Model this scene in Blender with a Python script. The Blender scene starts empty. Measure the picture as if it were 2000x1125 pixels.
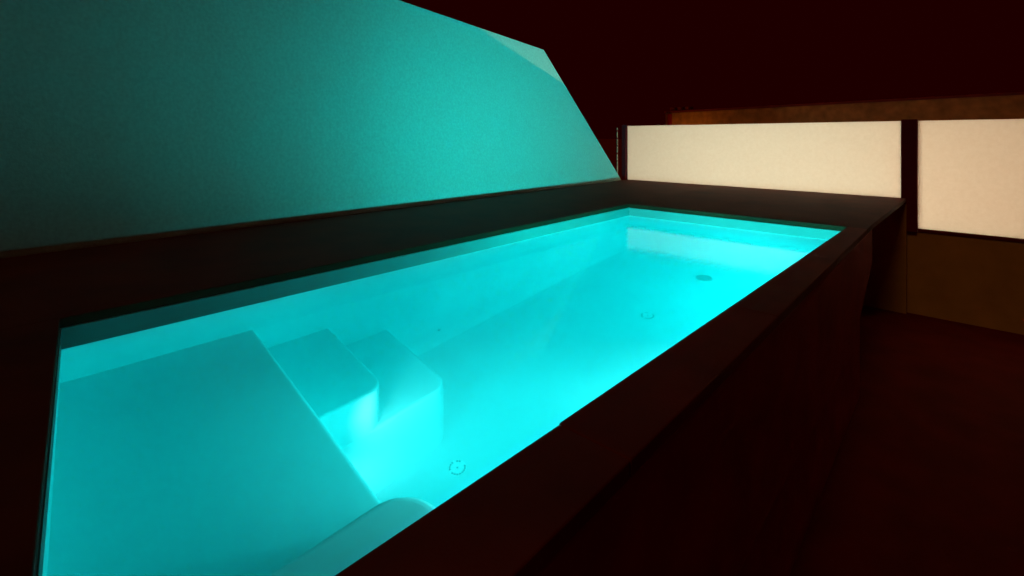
import bpy, bmesh, math, random
from mathutils import Vector, Matrix
random.seed(3)
S = 1.6                      # the layout below is in units of 1.6 m
sc = bpy.context.scene

# ------------------------------------------------------------------ camera
EYE = 1.5
cam = bpy.data.cameras.new('camera')
cam.sensor_width = 36; cam.lens = 940/2000*36
cam.shift_y = -(562.5-268)/2000
cam.clip_start = .02; cam.clip_end = 1500
co = bpy.data.objects.new('camera', cam); sc.collection.objects.link(co)
co.location = (0, 0, EYE*S); co.rotation_euler = (math.radians(90), 0, math.radians(43))
sc.camera = co

# ------------------------------------------------------------------ night sky
w = bpy.data.worlds.new('World'); sc.world = w; w.use_nodes = True
w.node_tree.nodes['Background'].inputs[0].default_value = (1, .004, .006, 1)
w.node_tree.nodes['Background'].inputs[1].default_value = .0117

# one faint warm far light added to lift the dark surfaces, coming from behind the camera
sd = bpy.data.lights.new('night_fill', 'SUN'); sd.energy = .19; sd.color = (1, .34, .05); sd.angle = math.radians(12)
so = bpy.data.objects.new('night_fill', sd); sc.collection.objects.link(so)
so.rotation_euler = Vector((-.04, 1, -.9)).to_track_quat('-Z', 'Y').to_euler()

sc.view_settings.view_transform = 'Standard'; sc.view_settings.look = 'None'
sc.view_settings.exposure = 0; sc.view_settings.gamma = 1
sc.view_settings.use_curve_mapping = False
sc.cycles.use_denoising = True
sc.cycles.max_bounces = 14; sc.cycles.diffuse_bounces = 9; sc.cycles.volume_bounces = 4; sc.cycles.transparent_max_bounces = 16
sc.cycles.sample_clamp_indirect = 8

# ------------------------------------------------------------------ helpers
A43 = math.radians(43)
FW = Vector((-math.sin(A43), math.cos(A43), 0)); RT = Vector((math.cos(A43), math.sin(A43), 0))
def ray(x, y): return FW + RT*((x-1000)/940) + Vector((0, 0, (268-y)/940))
def atz(x, y, z): r = ray(x, y); return r*((z-EYE)/r.z) + Vector((0, 0, EYE))
def aty(x, y, Y): r = ray(x, y); return r*(Y/r.y) + Vector((0, 0, EYE))
def atx(x, y, X): r = ray(x, y); return r*(X/r.x) + Vector((0, 0, EYE))

def obj(name, bm, m=None, parent=None, kind=None, bevel=0, smooth=False, solid=0):
    for v in bm.verts: v.co *= S
    bmesh.ops.recalc_face_normals(bm, faces=bm.faces)
    me = bpy.data.meshes.new(name); bm.to_mesh(me); bm.free()
    if m: me.materials.append(m)
    if smooth:
        for p in me.polygons: p.use_smooth = True
    o = bpy.data.objects.new(name, me); sc.collection.objects.link(o)
    if parent: o.parent = parent; o.matrix_parent_inverse = parent.matrix_world.inverted() if False else Matrix.Translation(-parent.location)
    if kind: o['kind'] = kind
    if solid:
        md = o.modifiers.new('solid', 'SOLIDIFY'); md.thickness = solid*S; md.offset = -1
    if bevel:
        md = o.modifiers.new('bevel', 'BEVEL'); md.width = bevel*S; md.segments = 4
        md.limit_method = 'ANGLE'; md.angle_limit = math.radians(40)
        md.harden_normals = False
    return o
def thing(name, label, cat, loc=(0, 0, 0), group=None):
    o = bpy.data.objects.new(name, None); sc.collection.objects.link(o)
    o.location = Vector(loc)*S; o.empty_display_size = .2
    o['label'] = label; o['category'] = cat
    if group: o['group'] = group
    return o
def tag(o, label, cat, group=None):
    o['label'] = label; o['category'] = cat
    if group: o['group'] = group
def box(bm, x0, x1, y0, y1, z0, z1):
    g = [bm.verts.new((x, y, z)) for z in (z0, z1) for x, y in ((x0, y0), (x1, y0), (x1, y1), (x0, y1))]
    for f in ((3, 2, 1, 0), (4, 5, 6, 7), (0, 1, 5, 4), (1, 2, 6, 5), (2, 3, 7, 6), (3, 0, 4, 7)):
        bm.faces.new([g[i] for i in f])
def prism(bm, poly, a, b, axis='z'):
    def P(p, t):
        return {'z': (p[0], p[1], t), 'x': (t, p[0], p[1]), 'y': (p[0], t, p[1])}[axis]
    lo = [bm.verts.new(P(p, a)) for p in poly]; hi = [bm.verts.new(P(p, b)) for p in poly]
    n = len(poly)
    bm.faces.new(lo[::-1]); bm.faces.new(hi)
    for i in range(n): bm.faces.new((lo[i], lo[(i+1) % n], hi[(i+1) % n], hi[i]))
def tube(bm, c0, c1, r0, r1=None, n=24, caps=True):
    r1 = r0 if r1 is None else r1
    c0, c1 = Vector(c0), Vector(c1); q = (c1-c0).to_track_quat('Z', 'Y')
    rings = []
    for c, r in ((c0, r0), (c1, r1)):
        rings.append([bm.verts.new(c+q@Vector((r*math.cos(2*math.pi*k/n), r*math.sin(2*math.pi*k/n), 0))) for k in range(n)])
    for k in range(n): bm.faces.new((rings[0][k], rings[0][(k+1) % n], rings[1][(k+1) % n], rings[1][k]))
    if caps: bm.faces.new(rings[0][::-1]); bm.faces.new(rings[1])
def NB(): return bmesh.new()
def arc(cx, cy, r, a0, a1, n=8):
    return [(cx+r*math.cos(math.radians(a0+(a1-a0)*k/n)), cy+r*math.sin(math.radians(a0+(a1-a0)*k/n))) for k in range(n+1)]

# ------------------------------------------------------------------ materials
def mat(name, base, rough=.7, spec=.3, var=.12, scale=4, bump=.0, bscale=60, bdist=.01, detail=6, metal=0):
    m = bpy.data.materials.new(name); m.use_nodes = True
    nt = m.node_tree; N = nt.nodes; L = nt.links; b = N['Principled BSDF']
    b.inputs['Roughness'].default_value = rough; b.inputs['Specular IOR Level'].default_value = spec
    b.inputs['Metallic'].default_value = metal
    tc = N.new('ShaderNodeTexCoord')
    ns = N.new('ShaderNodeTexNoise'); ns.inputs['Scale'].default_value = scale; ns.inputs['Detail'].default_value = detail
    L.new(tc.outputs['Object'], ns.inputs['Vector'])
    rp = N.new('ShaderNodeValToRGB')
    rp.color_ramp.elements[0].position = .3; rp.color_ramp.elements[1].position = .7
    rp.color_ramp.elements[0].color = tuple(c*(1-var) for c in base)+(1,)
    rp.color_ramp.elements[1].color = tuple(min(.95, c*(1+var)) for c in base)+(1,)
    L.new(ns.outputs['Fac'], rp.inputs['Fac']); L.new(rp.outputs['Color'], b.inputs['Base Color'])
    if bump:
        n2 = N.new('ShaderNodeTexNoise'); n2.inputs['Scale'].default_value = bscale; n2.inputs['Detail'].default_value = 5
        L.new(tc.outputs['Object'], n2.inputs['Vector'])
        bp = N.new('ShaderNodeBump'); bp.inputs['Strength'].default_value = bump; bp.inputs['Distance'].default_value = bdist
        L.new(n2.outputs['Fac'], bp.inputs['Height']); L.new(bp.outputs['Normal'], b.inputs['Normal'])
    return m
M = dict(
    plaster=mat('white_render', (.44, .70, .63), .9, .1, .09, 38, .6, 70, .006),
    shell=mat('pool_shell', (.80, .82, .82), .45, .3, .02, 1.5, .05, 40, .002),
    deck=mat('dark_deck', (.085, .013, .004), .8, .15, .25, 3, .3, 90, .003),
    slab=mat('coping_stone', (.16, .015, .007), .75, .15, .25, 3, .3, 90, .003),
    dark=mat('dark_cladding', (.34, .022, .015), .8, .1, .2, 4, .2, 50, .003),
    floor=mat('terrace_paving', (.14, .012, .008), .8, .1, .2, 3, .3, 60, .003),
    ground=mat('soil', (.36, .05, .03), .95, .1, .3, 1.5, .3, 10, .02),
    parapet=mat('ochre_render', (.46, .38, .24), .9, .1, .12, 3, .4, 60, .005),
    metal=mat('black_metal', (.14, .008, .012), .8, .08, .1, 8),
    wood=mat('brown_fascia', (.21, .09, .025), .7, .2, .3, 6, .3, 30, .004),
    roof=mat('dark_roof', (.10, .012, .01), .85, .1, .2, 5, .3, 20, .01),
    band=mat('dimmed_band_liner', (.18, .24, .23), .5, .2, .06, 3),
    grey=mat('grey_plastic', (.30, .34, .34), .5, .3, .05, 10),
    liner=mat('floor_liner', (.66, .69, .69), .6, .2, .05, 2.5, .15, 90, .002),
    hole=mat('dark_hole', (.05, .06, .06), .8, .1, .05, 10),
    pale=mat('pale_plastic', (.72, .75, .75), .4, .3, .03, 10),
    pole=mat('glimmer_tone', (.35, .25, .16), .6, .3, .6, 25),
)
def glass_panel():
    m = bpy.data.materials.new('opal_panel'); m.use_nodes = True
    nt = m.node_tree; N = nt.nodes; L = nt.links; N.clear()
    out = N.new('ShaderNodeOutputMaterial'); tr = N.new('ShaderNodeBsdfTranslucent'); df = N.new('ShaderNodeBsdfDiffuse')
    mx = N.new('ShaderNodeMixShader'); mx.inputs[0].default_value = .12
    tc = N.new('ShaderNodeTexCoord'); ns = N.new('ShaderNodeTexNoise'); ns.inputs['Scale'].default_value = 22; ns.inputs['Detail'].default_value = 8
    ns.inputs['Roughness'].default_value = .65
    L.new(tc.outputs['Object'], ns.inputs['Vector'])
    rp = N.new('ShaderNodeValToRGB'); rp.color_ramp.elements[0].position = .25; rp.color_ramp.elements[1].position = .75
    rp.color_ramp.elements[0].color = (.73, .71, .67, 1); rp.color_ramp.elements[1].color = (.80, .79, .76, 1)
    L.new(ns.outputs['Fac'], rp.inputs['Fac']); L.new(rp.outputs['Color'], tr.inputs['Color'])
    df.inputs['Color'].default_value = (.5, .5, .47, 1)
    L.new(tr.outputs[0], mx.inputs[1]); L.new(df.outputs[0], mx.inputs[2]); L.new(mx.outputs[0], out.inputs['Surface'])
    return m
M['panel'] = glass_panel()
SCAT = .28
def water_mat():
    m = bpy.data.materials.new('pool_water'); m.use_nodes = True
    nt = m.node_tree; N = nt.nodes; L = nt.links; N.clear()
    out = N.new('ShaderNodeOutputMaterial')
    g = N.new('ShaderNodeBsdfGlass'); g.inputs['Roughness'].default_value = .03; g.inputs['IOR'].default_value = 1.33
    g.inputs['Color'].default_value = (.93, .99, .99, 1)
    tc = N.new('ShaderNodeTexCoord'); ns = N.new('ShaderNodeTexNoise'); ns.inputs['Scale'].default_value = 1.8; ns.inputs['Detail'].default_value = 1
    L.new(tc.outputs['Object'], ns.inputs['Vector'])
    bp = N.new('ShaderNodeBump'); bp.inputs['Strength'].default_value = .06; bp.inputs['Distance'].default_value = .01
    L.new(ns.outputs['Fac'], bp.inputs['Height']); L.new(bp.outputs['Normal'], g.inputs['Normal'])
    # calm surface: refraction plus a weak mirror seen from above, plain glass from below
    rf = N.new('ShaderNodeBsdfRefraction'); rf.inputs['IOR'].default_value = 1.33; rf.inputs['Roughness'].default_value = .03; rf.inputs['Color'].default_value = (.93, .99, .99, 1)
    gl = N.new('ShaderNodeBsdfGlossy'); gl.inputs['Roughness'].default_value = .07
    fr = N.new('ShaderNodeFresnel'); fr.inputs['IOR'].default_value = 1.33
    mu = N.new('ShaderNodeMath'); mu.operation = 'MULTIPLY'; mu.inputs[1].default_value = .45; L.new(fr.outputs[0], mu.inputs[0])
    for q in (rf, gl, fr): L.new(bp.outputs['Normal'], q.inputs['Normal'])
    m1 = N.new('ShaderNodeMixShader'); L.new(mu.outputs[0], m1.inputs[0]); L.new(rf.outputs[0], m1.inputs[1]); L.new(gl.outputs[0], m1.inputs[2])
    geo = N.new('ShaderNodeNewGeometry'); m2 = N.new('ShaderNodeMixShader'); L.new(geo.outputs['Backfacing'], m2.inputs[0])
    L.new(m1.outputs[0], m2.inputs[1]); L.new(g.outputs[0], m2.inputs[2]); L.new(m2.outputs[0], out.inputs['Surface'])
    v = N.new('ShaderNodeVolumeAbsorption'); v.inputs['Color'].default_value = (.0, .985, .991, 1); v.inputs['Density'].default_value = 1.9
    vs = N.new('ShaderNodeVolumeScatter'); vs.inputs['Color'].default_value = (.25, 1, 1, 1); vs.inputs['Density'].default_value = SCAT; vs.inputs['Anisotropy'].default_value = .0
    av = N.new('ShaderNodeAddShader'); L.new(v.outputs[0], av.inputs[0]); L.new(vs.outputs[0], av.inputs[1])
    L.new(av.outputs[0], out.inputs['Volume'])
    return m
M['water'] = water_mat()
def emis(name, c, s):
    m = bpy.data.materials.new(name); m.use_nodes = True
    b = m.node_tree.nodes['Principled BSDF']; b.inputs['Emission Color'].default_value = c+(1,); b.inputs['Emission Strength'].default_value = s
    b.inputs['Base Color'].default_value = (.8, .8, .8, 1)
    return m

# ------------------------------------------------------------------ layout numbers
XL, XR = -1.895, -.475          # pool inner faces
YF = 3.373                      # far inner face
def ynear(x): return .126-(x-XL)*.088
ZD, ZW, YFN, XW = .98, .887, 5.32, -3.014   # deck, water, fence, wall
ZF = -.10                       # pool floor
ZL = .63                       # ledge top

# ------------------------------------------------------------------ ground, paving, deck
b = NB(); box(b, -400, 400, -400, 400, -.8, -.2); obj('ground', b, M['ground'], kind='structure')
b = NB(); prism(b, [(-.429, -5), (6, -5), (6, YFN-.002), (-.788, YFN-.002), (-.788, 3.435), (-.429, 3.435)], -.195, 0); obj('terrace_floor', b, M['floor'], kind='structure')
b = NB()
T = .03
prism(b, [(XW+.002, -3), (XL, -3), (XL, YFN-.052), (XW+.002, YFN-.052)], ZD-T, ZD)
prism(b, [(XL+.0005, YF), (-.387, YF), (-.386, 3.6), (-.340, YFN-.052), (XL+.0005, YFN-.052)], ZD-T, ZD)
prism(b, [(XL+.0005, -3), (-.34, -3), (-.34, ynear(-.34)-.0), (XL+.0005, ynear(XL))], ZD-T, ZD)
obj('pool_deck', b, M['deck'], kind='structure', bevel=.003)

# ------------------------------------------------------------------ pool
pool = thing('swimming_pool', 'glowing turquoise plunge pool with ledge and steps beside the tall white wall', 'swimming pool', (-1.2, 1.7, 0))
def section(y):
    prof = [(0, .10), (.006, .06), (.018, .03), (.036, .012), (.06, .003), (.09, 0), (.35, 0)]
    return ([(XL, ZD-T-.001), (XL, ZW)]+[(XL+a, ZF+q) for a, q in prof]
            +[(XR-a, ZF+q) for a, q in prof[::-1]]+[(XR, ZW), (XR, ZD-T-.001)])
b = NB(); rows = []
NJ = 40
for j in range(NJ+1):
    t = j/NJ; row = []
    sec = section(.1+t*(YF-.1))
    for x, z in sec:
        y0 = ynear(x); row.append(b.verts.new((x, y0+(YF-y0)*t, z)))
    rows.append(row)
for j in range(NJ):
    for i in range(len(rows[0])-1):
        b.faces.new((rows[j][i], rows[j][i+1], rows[j+1][i+1], rows[j+1][i]))
b.faces.new(rows[0]); b.faces.new(rows[-1][::-1])
bas = obj('basin', b, M['shell'], pool)
bas.data.materials.append(M['liner'])
for p in bas.data.polygons:
    if p.center.z < (ZF+.02)*S: p.material_index = 1
    p.use_smooth = len(p.vertices) == 4
md = bas.modifiers.new('solid', 'SOLIDIFY'); md.thickness = .03*S
up = sum(p.normal.z for p in bas.data.polygons if abs(p.normal.z) > .9)
md.offset = -1 if up > 0 else 1

# liner band above the water line, darkened to offset strip spill, 4 mm proud
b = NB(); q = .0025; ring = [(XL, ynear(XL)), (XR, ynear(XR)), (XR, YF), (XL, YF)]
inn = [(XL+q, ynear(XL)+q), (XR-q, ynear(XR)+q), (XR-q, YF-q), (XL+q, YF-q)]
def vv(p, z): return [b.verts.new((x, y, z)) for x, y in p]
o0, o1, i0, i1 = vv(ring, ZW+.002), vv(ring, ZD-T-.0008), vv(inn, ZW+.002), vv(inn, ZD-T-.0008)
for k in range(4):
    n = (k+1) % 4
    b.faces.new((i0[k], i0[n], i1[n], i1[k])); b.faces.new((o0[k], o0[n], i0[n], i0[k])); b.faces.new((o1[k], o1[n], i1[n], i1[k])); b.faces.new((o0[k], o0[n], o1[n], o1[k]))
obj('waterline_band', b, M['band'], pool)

sk = -.096
def yl(x, y0): return y0+(x-XL)*sk
XE = XR+.012
# broad ledge
b = NB(); prism(b, [(XL-.012, ynear(XL)-.012), (XE, ynear(XE)-.012), (XE, yl(XE, .645)), (XL-.012, yl(XL, .645))], ZF-.004, ZL)
obj('ledge', b, M['shell'], pool, bevel=.012)
# raised side bench with rounded end
b = NB(); r = .085
prism(b, [(XE, ynear(XE)-.01), (XE, .580)]+arc(-.745, .580-r, r, 90, 180)+[(-.83, ynear(-.83)-.01)], ZF-.003, .72)
obj('bench', b, M['shell'], pool, bevel=.02)
# two steps
for y0, top, xr in ((.930, .43, -1.388), (1.205, .22, -1.392)):
    yc = yl(xr, y0); r = .075
    b = NB(); prism(b, [(XL-.012, .56), (xr+.02, .54), (xr, yc-.2)]+arc(xr-r, yc-r+.005, r, 0, 83)+[(XL-.012, y0)], ZF-.005, top)
    obj('step', b, M['shell'], pool, bevel=.012)
# underwater lamps: one on the riser of the ledge, two unseen fills added on the near long wall
def underwater_lamp(lc, nd):
    b = NB(); tube(b, lc-nd*.006, lc+nd*.012, .062, .055, 32); lamp = obj('underwater_lamp', b, M['pale'], pool, bevel=.003)
    b = NB(); tube(b, lc+nd*.0125, lc+nd*.016, .045, .042, 32); lens = obj('lens', b, emis('lamp_lens', (.05, 1, .95), 4), lamp)
    lens.matrix_parent_inverse = Matrix.Identity(4)
LX, LZ = -1.20, .31
nd = Vector((.096, 1, 0)).normalized()
lc = Vector((LX, yl(LX, .645), LZ)); underwater_lamp(lc, nd)
near_fill_lamps = [Vector((XR-.012, y, .42)) for y in (1.7, 2.6)]
for q in near_fill_lamps: underwater_lamp(q, Vector((-1, 0, 0)))
def area(name, loc, size, power, col, d, shape='DISK', sy=None, spread=180):
    l = bpy.data.lights.new(name, 'AREA'); l.shape = shape; l.size = size*S
    if sy: l.size_y = sy*S
    l.energy = power; l.color = col; l.spread = math.radians(spread)
    o = bpy.data.objects.new(name, l); sc.collection.objects.link(o); o.location = Vector(loc)*S
    o.rotation_euler = Vector(d).to_track_quat('-Z', 'Y').to_euler(); return o
CY = (.42, .97, .96)
area('underwater_light', lc+nd*.02, .085, 31, (1, .30, .30), nd+Vector((0, 0, .02)), spread=110)
for q, pw in zip(near_fill_lamps, (7, 38)):  # fill light from the added near-wall lamps
    area('underwater_light', q+Vector((-.02, 0, 0)), .085, pw, CY, Vector((-.8, .45, -.25)), spread=140)

# unseen strip added under the near coping lip to brighten the tall wall
b = NB(); box(b, -.509, -.476, 1.0, 1.9, .932, .9495); obj('wall_fill_strip', b, M['metal'], pool)
for k in range(6):
    area('wall_fill_light', (-.5125, 1.05+.16*k, .941), .012, (1, 5.5, 16, 27, 39, 48)[k], (.0, 1, .96), Vector((-1, (.4, .7, 1.0, 1.3, 1.6, 1.9)[k], .30)), spread=132)
b = NB(); box(b, -.488, -.4755, .70, 1.45, .842, .862); obj('ledge_fill_strip', b, M['pale'], pool)  # unseen underwater strip and spots added to brighten the ledge
area('ledge_fill_light', (-.4895, 1.07, .852), .72, 5.5, CY, Vector((-1, 0, -.15)), 'RECTANGLE', .016, spread=170)
for k in range(4):
    area('ledge_fill_spot', (-.495, 1.08+.12*k, .850), .03, 1.7, CY, Vector((-1, -.78-.12*k, -.12)), spread=70)

# floor fittings
def fitting(x, y, rad, kind):
    c = Vector((x, y, ZF))
    if kind == 'drain':
        b = NB(); tube(b, c-Vector((0, 0, .01)), c+Vector((0, 0, .005)), rad, rad*.93, 32)
        dr = obj('drain_cover', b, M['grey'], pool)
        b = NB()
        for k in range(-4, 5):
            h = math.sqrt(max(0, (rad*.8)**2-(k*rad*.17)**2))
            box(b, c.x-h, c.x+h, c.y+k*rad*.17-.0018, c.y+k*rad*.17+.0018, c.z+.0051, c.z+.0085)
        g = obj('grille_bars', b, M['metal'], dr); g.matrix_parent_inverse = Matrix.Identity(4); g['kind'] = 'stuff'
    else:
        b = NB(); tube(b, c-Vector((0, 0, .008)), c+Vector((0, 0, .003)), rad, rad*.95, 32)
        pl = obj('nozzle_plate', b, M['liner'] if kind == 'back' else M['shell'], pool)
        n = 18
        b = NB()
        for k in range(n):
            if k in (4, 5, 8, 13): continue
            a = 2*math.pi*k/n
            p = c+Vector((rad*.78*math.cos(a), rad*.78*math.sin(a), .0032)); tube(b, p, p+Vector((0, 0, .002)), rad*.11, rad*.09, 8)
        tube(b, c+Vector((0, 0, .0032)), c+Vector((0, 0, .005)), rad*.1, rad*.08, 8)
        g = obj('air_holes', b, M['hole'], pl); g['kind'] = 'stuff'; g.matrix_parent_inverse = Matrix.Identity(4)
fitting(-1.276, 1.09, .034, 'front')
fitting(-1.239, 2.405, .040, 'back')
fitting(-1.195, 3.072, .055, 'drain')
# tiny inlet low on the long wall
b = NB(); tube(b, (XL-.002, 1.50, 0), (XL+.008, 1.50, 0), .007, .005, 12); obj('inlet', b, M['grey'], pool)

# near coping slabs (the joint shows as a small notch)
e_far, e_n1 = atz(1655, 443, ZD), atz(1090, 827, ZD)
e_n2, e_n3 = atz(1086, 833, ZD), atz(650, 1125, ZD)
def lx(p, q, y): return p.x+(q.x-p.x)*(y-p.y)/(q.y-p.y)
def outer(y): return -.387-.002*(3.4-y)/3.4
ys = [3.371, 2.45, 1.55, e_n1.y, -.16, -1.0]
for k in range(5):
    y1, y0 = ys[k]-.0015, ys[k+1]+.0015
    p, q = (e_far, e_n1) if k < 3 else (e_n2, e_n3)
    b = NB(); prism(b, [(lx(p, q, y0), y0), (outer(y0), y0), (outer(y1), y1), (lx(p, q, y1), y1)], ZD-T, ZD+.0005)
    obj('coping_slab', b, M['slab'], pool, bevel=.003)
# outer cladding of the raised pool
b = NB(); prism(b, [(-.6, ZD-T-.002), (3.62, ZD-T-.002), (3.62, .735), (2.92, .44), (-.6, .44)], -.445, -.392, 'x')
obj('side_cladding', b, M['dark'], pool, bevel=.01)
b = NB(); prism(b, [(-.6, -.2), (3.43, -.2), (3.43, .66), (2.9, .437), (-.6, .437)], -.4435, -.43, 'x'); obj('base_cladding', b, M['dark'], pool)

# water
b = NB(); e = .014
prism(b, [(XL-e, ynear(XL)-e), (XR+e, ynear(XR)-e), (XR+e, YF+e), (XL-e, YF+e)], ZF-.014, ZW)
obj('water', b, M['water'], kind='structure')

# retaining wall under the deck
b = NB(); prism(b, [(3.45, -.02), (YFN-.002, -.02), (YFN-.002, ZD-T-.002), (3.45, ZD-T-.002)], -.86, -.79, 'x')
o = obj('retaining_wall', b, M['dark']); tag(o, 'low dark recessed wall carrying the raised pool deck above the terrace', 'retaining wall')

# ------------------------------------------------------------------ tall white wall on the left
g1, g2, g0 = atx(1062, 97, XW), atx(1212, 350, XW), atx(780, 0, XW)
sl = (g0.z-g1.z)/(g0.y-g1.y)
b = NB(); prism(b, [(-3, -.2), (g2.y+.02, -.2), (g2.y+.02, g2.z-.01), (g1.y, g1.z), (-3, g1.z+sl*(-3-g1.y))], XW-.13, XW, 'x')
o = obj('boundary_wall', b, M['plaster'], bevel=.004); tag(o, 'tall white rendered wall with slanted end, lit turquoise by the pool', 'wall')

# ------------------------------------------------------------------ fence with opal panels on a low parapet
fx0, fx1, fx2 = -3.012, -.376, -.265
par = NB(); prism(par, [(-.336, -.19), (5, -.19), (5, .70), (-.336, .70)], YFN, YFN+.12, 'y')
o = obj('parapet_wall', par, M['parapet']); tag(o, 'low ochre rendered wall under the right-hand lit panel, right of the fence post', 'parapet wall')
b = NB(); prism(b, [(-.789, -.19), (-.338, -.19), (-.338, .929), (-3.1, .929), (-3.1, .5), (-.789, .5)], YFN-.05, YFN+.1, 'y')
o = obj('parapet_wall', b, M['parapet']); tag(o, 'taller ochre rendered wall end under the deck corner, left of the fence post', 'parapet wall')
fence = thing('privacy_fence', 'black framed fence with two softly lit cream panels behind the pool', 'fence', (0, YFN, ZD))
ZT = 1.64
def pnl(x0, x1, z0, z1):
    b = NB(); box(b, x0, x1, YFN+.004, YFN+.012, z0, z1); obj('panel', b, M['panel'], fence)
pnl(fx0, fx1, .965, ZT); pnl(fx2, 2.4, .728, ZT)
def post(x0, x1, z0, z1):
    b = NB(); box(b, x0, x1, YFN-.045, YFN+.045, z0, z1); obj('post', b, M['metal'], fence, bevel=.004)
post(fx0-.055, fx0-.003, .5, ZT+.01); post(fx1+.002, fx2-.002, .7, ZT+.012); post(2.402, 2.51, .7, ZT+.012)
b = NB(); box(b, fx2-.001, 2.401, YFN-.012, YFN+.03, .702, .727); obj('bottom_rail', b, M['metal'], fence)
b = NB(); box(b, fx0-.002, fx1+.001, YFN-.05, YFN+.03, .93, .977); obj('bottom_rail', b, M['metal'], fence)

# thin pole added beyond the wall's end, standing in for dashed light
p0 = aty(1205.5, 345, YFN+.35); p1 = aty(1205.5, 250, YFN+.35)
pol = thing('glimmer_pole', 'thin pole standing in for dashed light in the gap between the white wall and the fence', 'pole', (p0.x, p0.y, 0))
b = NB(); tube(b, (p0.x, p0.y, -.2), (p0.x, p0.y, p1.z), .0075, .0075, 12); obj('shaft', b, M['pole'], pol)
b = NB()
for k in range(5): tube(b, (p0.x, p0.y, p1.z-.1*k-.05), (p0.x, p0.y, p1.z-.1*k-.03), .012, .012, 12)  # dark rings break the pole into dashes like the glimmer
obj('glimmer_gaps', b, M['metal'], pol)['kind'] = 'stuff'

# ------------------------------------------------------------------ neighbouring house behind the fence
E0 = aty(1300, 221, 8.2); E1 = atz(2000, 185, E0.z)
ed = (E1-E0); ed.z = 0; ed.normalize(); en = Vector((-ed.y, ed.x, 0))
if en.y < 0: en = -en
house = thing('neighbour_house', 'dark house beyond the fence with a dim brown eave board', 'house', (E0.x, E0.y, 0))
def obox(b, s0, s1, d0, d1, z0, z1):
    pts = [E0+ed*s+en*d for s, d in ((s0, d0), (s1, d0), (s1, d1), (s0, d1))]
    prism(b, [(p.x, p.y) for p in pts], z0, z1)
b = NB(); obox(b, 0, 9, 0, .03, E0.z-.42, E0.z); obj('fascia', b, M['wood'], house, bevel=.004)
b = NB(); obox(b, -.02, 9.02, -.02, 4, E0.z+.002, E0.z+.03); rf = obj('roof', b, M['roof'], house)
b = NB(); obox(b, .4, 8.8, .5, 3.6, -.2, E0.z-.0); obj('wall', b, M['roof'], house)
b = NB(); obox(b, .08, .14, -.05, -.002, E0.z-.5, E0.z-.02); obj('downpipe', b, M['metal'], house)
b = NB()
for k in range(3): obox(b, .12+.16*k, .18+.16*k, -.03, .1, E0.z+.05, E0.z+.09)
g = obj('ridge_tiles', b, M['roof'], rf); g.matrix_parent_inverse = Matrix.Identity(4); g['kind'] = 'stuff'

# small lamp added under the eave to warm the fascia board, hidden by the fence top
lp = E0+ed*.55-en*.32; lp.z = E0.z-.62
t = thing('eave_fill_lantern', 'unseen warm lantern added on a bracket to brighten the left end of the eave', 'lantern', lp)
b = NB(); tube(b, lp-Vector((0, 0, .05)), lp+Vector((0, 0, .0)), .03, .03, 12); tube(b, lp+Vector((0, 0, .001)), lp+Vector((0, 0, .02)), .04, .015, 12); obj('housing', b, M['metal'], t)['kind'] = 'stuff'
b = NB(); q = lp+en*.34; tube(b, lp-Vector((0, 0, .03)), q-Vector((0, 0, .03)), .008, .008, 8); obj('bracket', b, M['metal'], t)
pl_ = bpy.data.lights.new('eave_fill_light', 'POINT'); pl_.energy = 20; pl_.color = (1, .42, .06); pl_.shadow_soft_size = .03
po_ = bpy.data.objects.new('eave_fill_light', pl_); sc.collection.objects.link(po_); po_.location = (lp+Vector((0, -.06, .03)))*S

# garden light bars that shine through the panels from behind
d = 2.3; zl = ZT-.314*d
bars = [(-3.0, -.2, (1, .885, .62), 243), (.1, 3.0, (1, .53, .27), 490)]
for x0, x1, col, pw in bars:
    t = thing('garden_light', 'long low garden light behind the wide left fence panel, seen only as its cream glow' if x0 < -1 else 'long low garden light behind the right fence panel, seen only as its warmer peach glow', 'garden light', ((x0+x1)/2, YFN+d, 0), 'garden lights behind the fence')
    b = NB(); box(b, x0, x1, YFN+d+.01, YFN+d+.05, zl-.04, zl+.03); obj('housing', b, M['metal'], t)
    for x in (x0+.2, x1-.2):
        b = NB(); tube(b, (x, YFN+d+.03, -.2), (x, YFN+d+.03, zl-.04), .02); obj('leg', b, M['metal'], t)
    area('garden_light_tube', ((x0+x1)/2, YFN+d, zl), x1-x0, pw, col, (0, -1, .15), 'RECTANGLE', .03)
